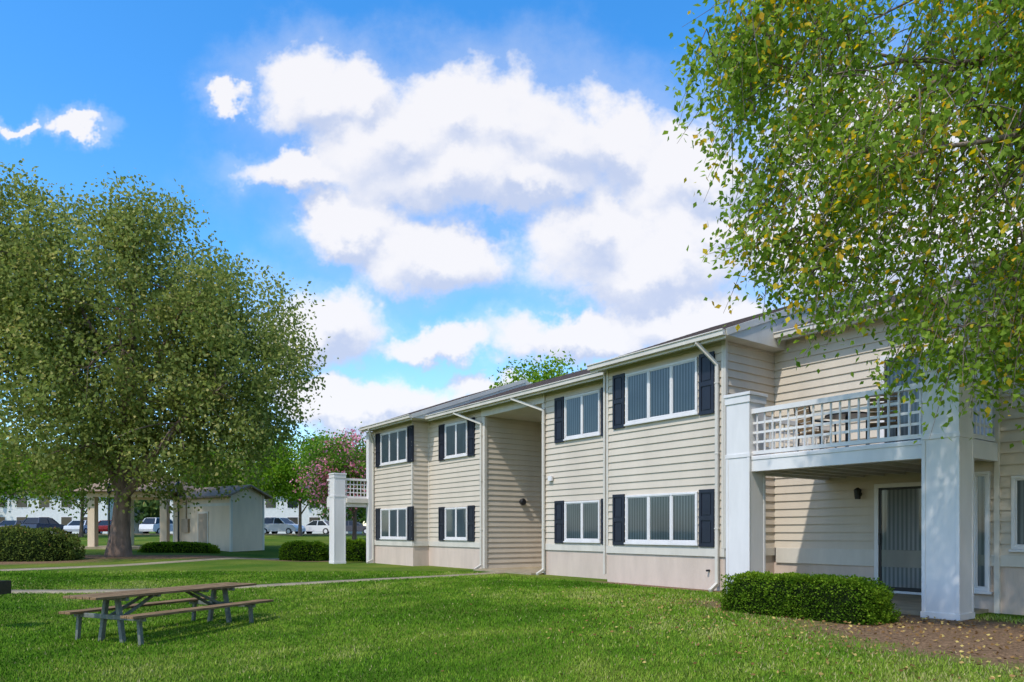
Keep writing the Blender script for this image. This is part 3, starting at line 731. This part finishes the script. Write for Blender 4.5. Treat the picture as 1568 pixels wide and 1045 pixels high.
# picnic shelter behind tree
def shelter():
    x0, y0 = -24.5, 42; z0 = float(gz(x0, y0)); par = empty("picnic_shelter", (x0, y0, z0)); m = MB(ident)
    for x in (x0, x0+4.2):
        for y in (y0, y0+4): m.box(x-.2, x+.2, y-.2, y+.2, z0-.3, z0+3)
    m.box(x0-.3, x0+4.5, y0-.15, y0+.15, z0+3, z0+3.3); m.box(x0-.3, x0+4.5, y0+3.85, y0+4.15, z0+3, z0+3.3)
    m.out("posts", M_SHED, par)
    s = MB(ident); s.box(x0-1, x0+5.2, y0-1, y0+5, z0-.5, z0+.1); s.out("slab", M_CONC, par)
    r = MB(ident); a, b, c, d = x0-.8, x0+5, y0-.8, y0+4.8; xm = (a+b)/2; ym = (c+d)/2
    P = [(a, c, z0+3.3), (b, c, z0+3.3), (b, d, z0+3.3), (a, d, z0+3.3)]; t1 = (xm-1, ym, z0+4.7); t2 = (xm+1, ym, z0+4.7)
    r.quad(*P); r.quad(P[0], P[1], t2, t1); r.quad(P[2], P[3], t1, t2); r.quad(P[1], P[2], t2); r.quad(P[3], P[0], t1)
    r.out("roof", M_SHEDROOF, par)
shelter()

def lamp(x, y):
    z = float(gz(x, y)); par = empty("street_lamp", (x, y, z)); m = MB(ident)
    m.cyl((x, y, z-.1), (x, y, z+.4), .11, .07); m.cyl((x, y, z+.4), (x, y, z+3.2), .05, .04); m.cyl((x, y, z+3.2), (x, y, z+3.6), .09, .16); m.cyl((x, y, z+3.6), (x, y, z+3.8), .19, .02)
    m.out("pole", M_BLACK, par)
lamp(-20.6, 38.5); lamp(-23.0, 41); lamp(-18.2, 39.2)

# ------------------------------------------------------------------ parking + cars
pk = MB(ident); pk.quad((-95, 67, 1.02), (-6, 67, 1.02), (-6, 92, 1.02), (-95, 92, 1.02)); pk.out("parking_lot", M_ASPH)
kb = MB(ident); kb.box(-95, -6, 66.8, 67, .9, 1.14); kb.out("kerb", M_CONC)
ln = MB(ident)
for k in range(30): ln.quad((-92+k*2.8, 67.5, 1.026), (-91.88+k*2.8, 67.5, 1.026), (-91.88+k*2.8, 72.5, 1.026), (-92+k*2.8, 72.5, 1.026))
ln.out("parking_lines", M_PAINTLINE)

def car(x, y, ang, col, suv=False):
    z = 1.03; par = empty("parked_car", (x, y, z)); ca, sa = math.cos(ang), math.sin(ang)
    f = lambda a, b, c: (x+a*ca-b*sa, y+a*sa+b*ca, z+c)
    pm = surf("car_paint", col, .25, .04, 2.0)
    k = 1.18 if suv else 1.0
    prof = [(-2.2, .30), (-2.28, .55), (-2.2, .86*k), (-1.5, .93*k), (1.0, .93*k), (1.9, .80*k), (2.22, .62), (2.25, .32)]
    cab = [(-1.95 if suv else -1.6, .92*k), (-1.6 if suv else -1.0, 1.40*k), (.15, 1.42*k), (.95, .92*k)]
    m = MB(f); n = len(prof)
    def ext(mb, pr, w0, w1, zlo, zhi):
        i = len(mb.v); n = len(pr)
        for s in (-1, 1):
            for a, c in pr:
                w = w0+(w1-w0)*max(0, min(1, (c-zlo)/(zhi-zlo))); mb.v.append(f(a, s*w, c))
        for j in range(n): mb.f.append((i+j, i+(j+1) % n, i+n+(j+1) % n, i+n+j))
        mb.f.append(tuple(i+j for j in range(n))); mb.f.append(tuple(i+n+j for j in range(n)))
    ext(m, prof, .86, .86, 0, 1); m.box(-1.55 if suv else -.95, .12, -.62, .62, 1.40*k, 1.44*k)
    for s in (-1, 1):
        m.beam((.95, s*.84, .93*k), (.15, s*.64, 1.42*k), .07); m.beam((-.4, s*.84, .93*k), (-.4, s*.64, 1.42*k), .07)
        m.beam((-1.95 if suv else -1.6, s*.84, .93*k), (-1.6 if suv else -1.0, s*.64, 1.41*k), .09)
    m.out("body", pm, par, .04)
    g = MB(f); ext(g, cab, .83, .62, .92*k, 1.42*k); g.out("windows", M_CARGLASS, par)
    w = MB(f)
    for a in (-1.4, 1.4):
        for s in (-1, 1): w.cyl((a, s*.66, .33), (a, s*.89, .33), .33, n=18)
    w.out("wheels", M_TIRE, par)
    h = MB(f)
    for a in (-1.4, 1.4):
        for s in (-1, 1): h.cyl((a, s*.89, .33), (a, s*.905, .33), .2, n=12)
    for s in (-.62, .62): h.box(2.16, 2.26, s-.16, s+.16, .6, .7)
    h.out("hubs_and_lights", M_PAINTLINE, par)
cars = [(-26.8, 74, .35, (.75, .75, .75), 0), (-23.4, 73, -.3, (.55, .57, .6), 1), (-20.3, 75, 2.9, (.75, .75, .74), 0), (-31.5, 76, .2, (.05, .07, .12), 1), (-17, 77, 0.1, (.1, .1, .11), 0),
        (-36, 74, 1.3, (.7, .7, .7), 1), (-40.5, 73, 1.5, (.25, .02, .02), 0), (-44, 74, 1.6, (.6, .62, .64), 0), (-47.5, 73, 1.5, (.04, .05, .08), 1), (-51, 74, 1.6, (.12, .13, .15), 0), (-55, 73, 1.5, (.7, .7, .68), 0)]
for c in cars: car(*c)

# distant apartment blocks
def far_block(x0, x1, y, h):
    par = empty("distant_apartment_building", (x0, y, 1)); m = MB(ident); m.box(x0, x1, y, y+10, .8, 1+h); m.out("walls", surf("pale_wall", (.6, .6, .58), .8), par)
    r = MB(ident); r.quad((x0-.5, y-.5, 1+h), (x1+.5, y-.5, 1+h), (x1-1, y+5, 3.2+h), (x0+1, y+5, 3.2+h)); r.quad((x1+.5, y+10.5, 1+h), (x0-.5, y+10.5, 1+h), (x0+1, y+5, 3.2+h), (x1-1, y+5, 3.2+h))
    r.quad((x0-.5, y-.5, 1+h), (x0+1, y+5, 3.2+h), (x0-.5, y+10.5, 1+h)); r.quad((x1+.5, y-.5, 1+h), (x1-1, y+5, 3.2+h), (x1+.5, y+10.5, 1+h)); r.out("roof", M_ROOF, par)
    w = MB(ident); t = MB(ident); x = x0+1.2
    while x < x1-2:
        for z in (2.0, 4.8): w.box(x, x+1.5, y-.06, y+.05, z, z+1.4); t.box(x-.12, x+1.62, y-.03, y+.02, z-.12, z+1.52)
        x += 3.2
    w.out("windows", M_CARGLASS, par); t.out("window_trim", M_WHITE, par)
far_block(-85, -58, 103, 5.6); far_block(-50, -24, 105, 5.6)

# ------------------------------------------------------------------ sky
SUN = Vector((-.60, -.80, .0)).normalized(); EL = math.radians(52)
az = math.atan2(SUN.x, SUN.y)
world = bpy.data.worlds.new("World"); scene.world = world; world.use_nodes = True
world.cycles.sampling_method = 'NONE'
nt = world.node_tree; nt.nodes.clear(); L = nt.links.new
out = N(nt, 'ShaderNodeOutputWorld')
sky = N(nt, 'ShaderNodeTexSky'); sky.sky_type = 'NISHITA'; sky.sun_disc = False; sky.sun_elevation = EL; sky.sun_rotation = az % (2*math.pi)
sky.air_density = 1.0; sky.dust_density = .6; sky.ozone_density = 2.5
hs = N(nt, 'ShaderNodeHueSaturation'); hs.inputs['Hue'].default_value = .50; hs.inputs['Saturation'].default_value = 1.36; hs.inputs['Value'].default_value = 2.1
L(sky.outputs[0], hs.inputs['Color'])
bgs = N(nt, 'ShaderNodeBackground'); bgs.inputs['Strength'].default_value = .15; L(hs.outputs[0], bgs.inputs['Color'])

# cloud bank: (bearing offset, height, width, height) on a tangent map of the sky, in 1/1100 units
BL = [(490,145,80,48),(545,140,50,45),(600,200,110,65),(690,170,90,50),(765,190,110,65),(860,220,120,60),(945,215,60,45),(700,255,170,55),(450,260,70,25),(350,160,26,15),(800,280,120,38),
      (1060,265,100,55),(540,335,70,36),(670,385,95,46),(925,350,90,48),(1000,400,150,55),(1090,340,80,40),(500,495,70,50),(660,530,70,24),(900,515,130,32),(1060,490,120,40),
      (550,630,120,36),(740,592,55,22),(115,190,36,11),(32,198,20,7),(1230,380,130,70),(1320,250,160,90),(1430,380,190,90)]
def field(name, blobs, grow, op):
    fg = bpy.data.node_groups.new(name, 'ShaderNodeTree')
    fg.interface.new_socket("Vector", in_out='INPUT', socket_type='NodeSocketVector'); fg.interface.new_socket("Value", in_out='OUTPUT', socket_type='NodeSocketFloat')
    gi = fg.nodes.new('NodeGroupInput'); go = fg.nodes.new('NodeGroupOutput'); cur = None
    for x, y, rx, ry in blobs:
        ad = fg.nodes.new('ShaderNodeVectorMath'); ad.operation = 'MULTIPLY_ADD'
        sx, sy = 1100/(rx*grow), 1100/(ry*grow*1.08)
        ad.inputs[1].default_value = (sx, sy, 0); ad.inputs[2].default_value = (-(x-784)/1100*sx, -(814-y)/1100*sy, 0)
        fg.links.new(gi.outputs[0], ad.inputs[0])
        ln_ = fg.nodes.new('ShaderNodeVectorMath'); ln_.operation = 'LENGTH'; fg.links.new(ad.outputs[0], ln_.inputs[0])
        if cur is None: cur = ln_.outputs['Value']
        else:
            mi = fg.nodes.new('ShaderNodeMath'); mi.operation = op; mi.inputs[2].default_value = .3
            fg.links.new(cur, mi.inputs[0]); fg.links.new(ln_.outputs['Value'], mi.inputs[1]); cur = mi.outputs[0]
    sb = fg.nodes.new('ShaderNodeMath'); sb.operation = 'SUBTRACT'; sb.inputs[0].default_value = 1; fg.links.new(cur, sb.inputs[1]); fg.links.new(sb.outputs[0], go.inputs[0])
    return fg
F1 = field("cloud_field", BL, 1.3, 'SMOOTH_MIN')

tc = N(nt, 'ShaderNodeTexCoord'); sp = N(nt, 'ShaderNodeSeparateXYZ'); L(tc.outputs['Generated'], sp.inputs[0])
ab = N(nt, 'ShaderNodeMath', operation='ABSOLUTE'); L(sp.outputs[1], ab.inputs[0])
mxn = N(nt, 'ShaderNodeMath', operation='MAXIMUM'); L(ab.outputs[0], mxn.inputs[0]); mxn.inputs[1].default_value = .15
dx_ = N(nt, 'ShaderNodeMath', operation='DIVIDE'); L(sp.outputs[0], dx_.inputs[0]); L(mxn.outputs[0], dx_.inputs[1])
dz_ = N(nt, 'ShaderNodeMath', operation='DIVIDE'); L(sp.outputs[2], dz_.inputs[0]); L(mxn.outputs[0], dz_.inputs[1])
cb = N(nt, 'ShaderNodeCombineXYZ'); L(dx_.outputs[0], cb.inputs[0]); L(dz_.outputs[0], cb.inputs[1])
nd = N(nt, 'ShaderNodeTexNoise'); nd.inputs['Scale'].default_value = 8; nd.inputs['Detail'].default_value = 5; nd.inputs['Roughness'].default_value = .64; L(cb.outputs[0], nd.inputs['Vector'])
s1 = N(nt, 'ShaderNodeVectorMath', operation='SUBTRACT'); L(nd.outputs['Color'], s1.inputs[0]); s1.inputs[1].default_value = (.5, .5, .5)
s2 = N(nt, 'ShaderNodeVectorMath', operation='SCALE'); L(s1.outputs[0], s2.inputs[0]); s2.inputs['Scale'].default_value = .14
s3 = N(nt, 'ShaderNodeVectorMath', operation='ADD'); L(cb.outputs[0], s3.inputs[0]); L(s2.outputs[0], s3.inputs[1])
g1 = N(nt, 'ShaderNodeGroup'); g1.node_tree = F1; L(s3.outputs[0], g1.inputs[0])
up = N(nt, 'ShaderNodeVectorMath', operation='ADD'); L(s3.outputs[0], up.inputs[0]); up.inputs[1].default_value = (-.010, .035, 0)
g2 = N(nt, 'ShaderNodeGroup'); g2.node_tree = F1; L(up.outputs[0], g2.inputs[0])
nf = N(nt, 'ShaderNodeTexNoise'); nf.inputs['Scale'].default_value = 7; nf.inputs['Detail'].default_value = 6; nf.inputs['Roughness'].default_value = .58; L(cb.outputs[0], nf.inputs['Vector'])
den = N(nt, 'ShaderNodeMath', operation='MULTIPLY_ADD'); L(nf.outputs['Fac'], den.inputs[0]); den.inputs[1].default_value = 1.7; L(g1.outputs[0], den.inputs[2])
mr = N(nt, 'ShaderNodeMapRange', interpolation_type='SMOOTHSTEP'); L(den.outputs[0], mr.inputs[0]); mr.inputs[1].default_value = .55; mr.inputs[2].default_value = 1.18
mr.inputs[3].default_value = 0; mr.inputs[4].default_value = .96
# thin veil around the clouds
vl = N(nt, 'ShaderNodeMapRange', interpolation_type='SMOOTHSTEP'); L(den.outputs[0], vl.inputs[0]); vl.inputs[1].default_value = -.3; vl.inputs[2].default_value = 1.0; vl.inputs[3].default_value = 0; vl.inputs[4].default_value = .26
am = N(nt, 'ShaderNodeMath', operation='MAXIMUM'); L(mr.outputs[0], am.inputs[0]); L(vl.outputs[0], am.inputs[1])
df = N(nt, 'ShaderNodeMath', operation='SUBTRACT'); L(g1.outputs[0], df.inputs[0]); L(g2.outputs[0], df.inputs[1])
nq = N(nt, 'ShaderNodeMath', operation='MULTIPLY_ADD'); L(nf.outputs['Fac'], nq.inputs[0]); nq.inputs[1].default_value = 1.5; L(df.outputs[0], nq.inputs[2])
lit = N(nt, 'ShaderNodeMapRange', interpolation_type='SMOOTHSTEP'); L(nq.outputs[0], lit.inputs[0]); lit.inputs[1].default_value = .25; lit.inputs[2].default_value = 1.02
cc = N(nt, 'ShaderNodeMix', data_type='RGBA'); L(lit.outputs[0], cc.inputs['Factor']); cc.inputs[6].default_value = (.58, .66, .87, 1); cc.inputs[7].default_value = (.96, .95, .98, 1)
bgc = N(nt, 'ShaderNodeBackground'); L(cc.outputs[2], bgc.inputs['Color']); bgc.inputs['Strength'].default_value = 1
ms = N(nt, 'ShaderNodeMixShader'); L(am.outputs[0], ms.inputs[0]); L(bgs.outputs[0], ms.inputs[1]); L(bgc.outputs[0], ms.inputs[2]); L(ms.outputs[0], out.inputs[0])

sl = bpy.data.lights.new("sun", 'SUN'); sl.energy = 3.4; sl.angle = math.radians(1.0); sl.color = (1, .945, .86)
so = bpy.data.objects.new("sun", sl); scene.collection.objects.link(so)
sd = Vector((SUN.x*math.cos(EL), SUN.y*math.cos(EL), math.sin(EL)))
so.rotation_euler = (-sd).to_track_quat('-Z', 'Y').to_euler(); so.location = sd*60

cam = bpy.data.cameras.new("camera"); co = bpy.data.objects.new("camera", cam); scene.collection.objects.link(co)
co.location = (0, 0, 1.35); co.rotation_euler = (math.radians(90), 0, 0)
cam.sensor_width = 36; cam.lens = 36*1100/1568; cam.shift_y = (814-522.5)/1568; cam.clip_end = 6000; cam.clip_start = .05
scene.camera = co
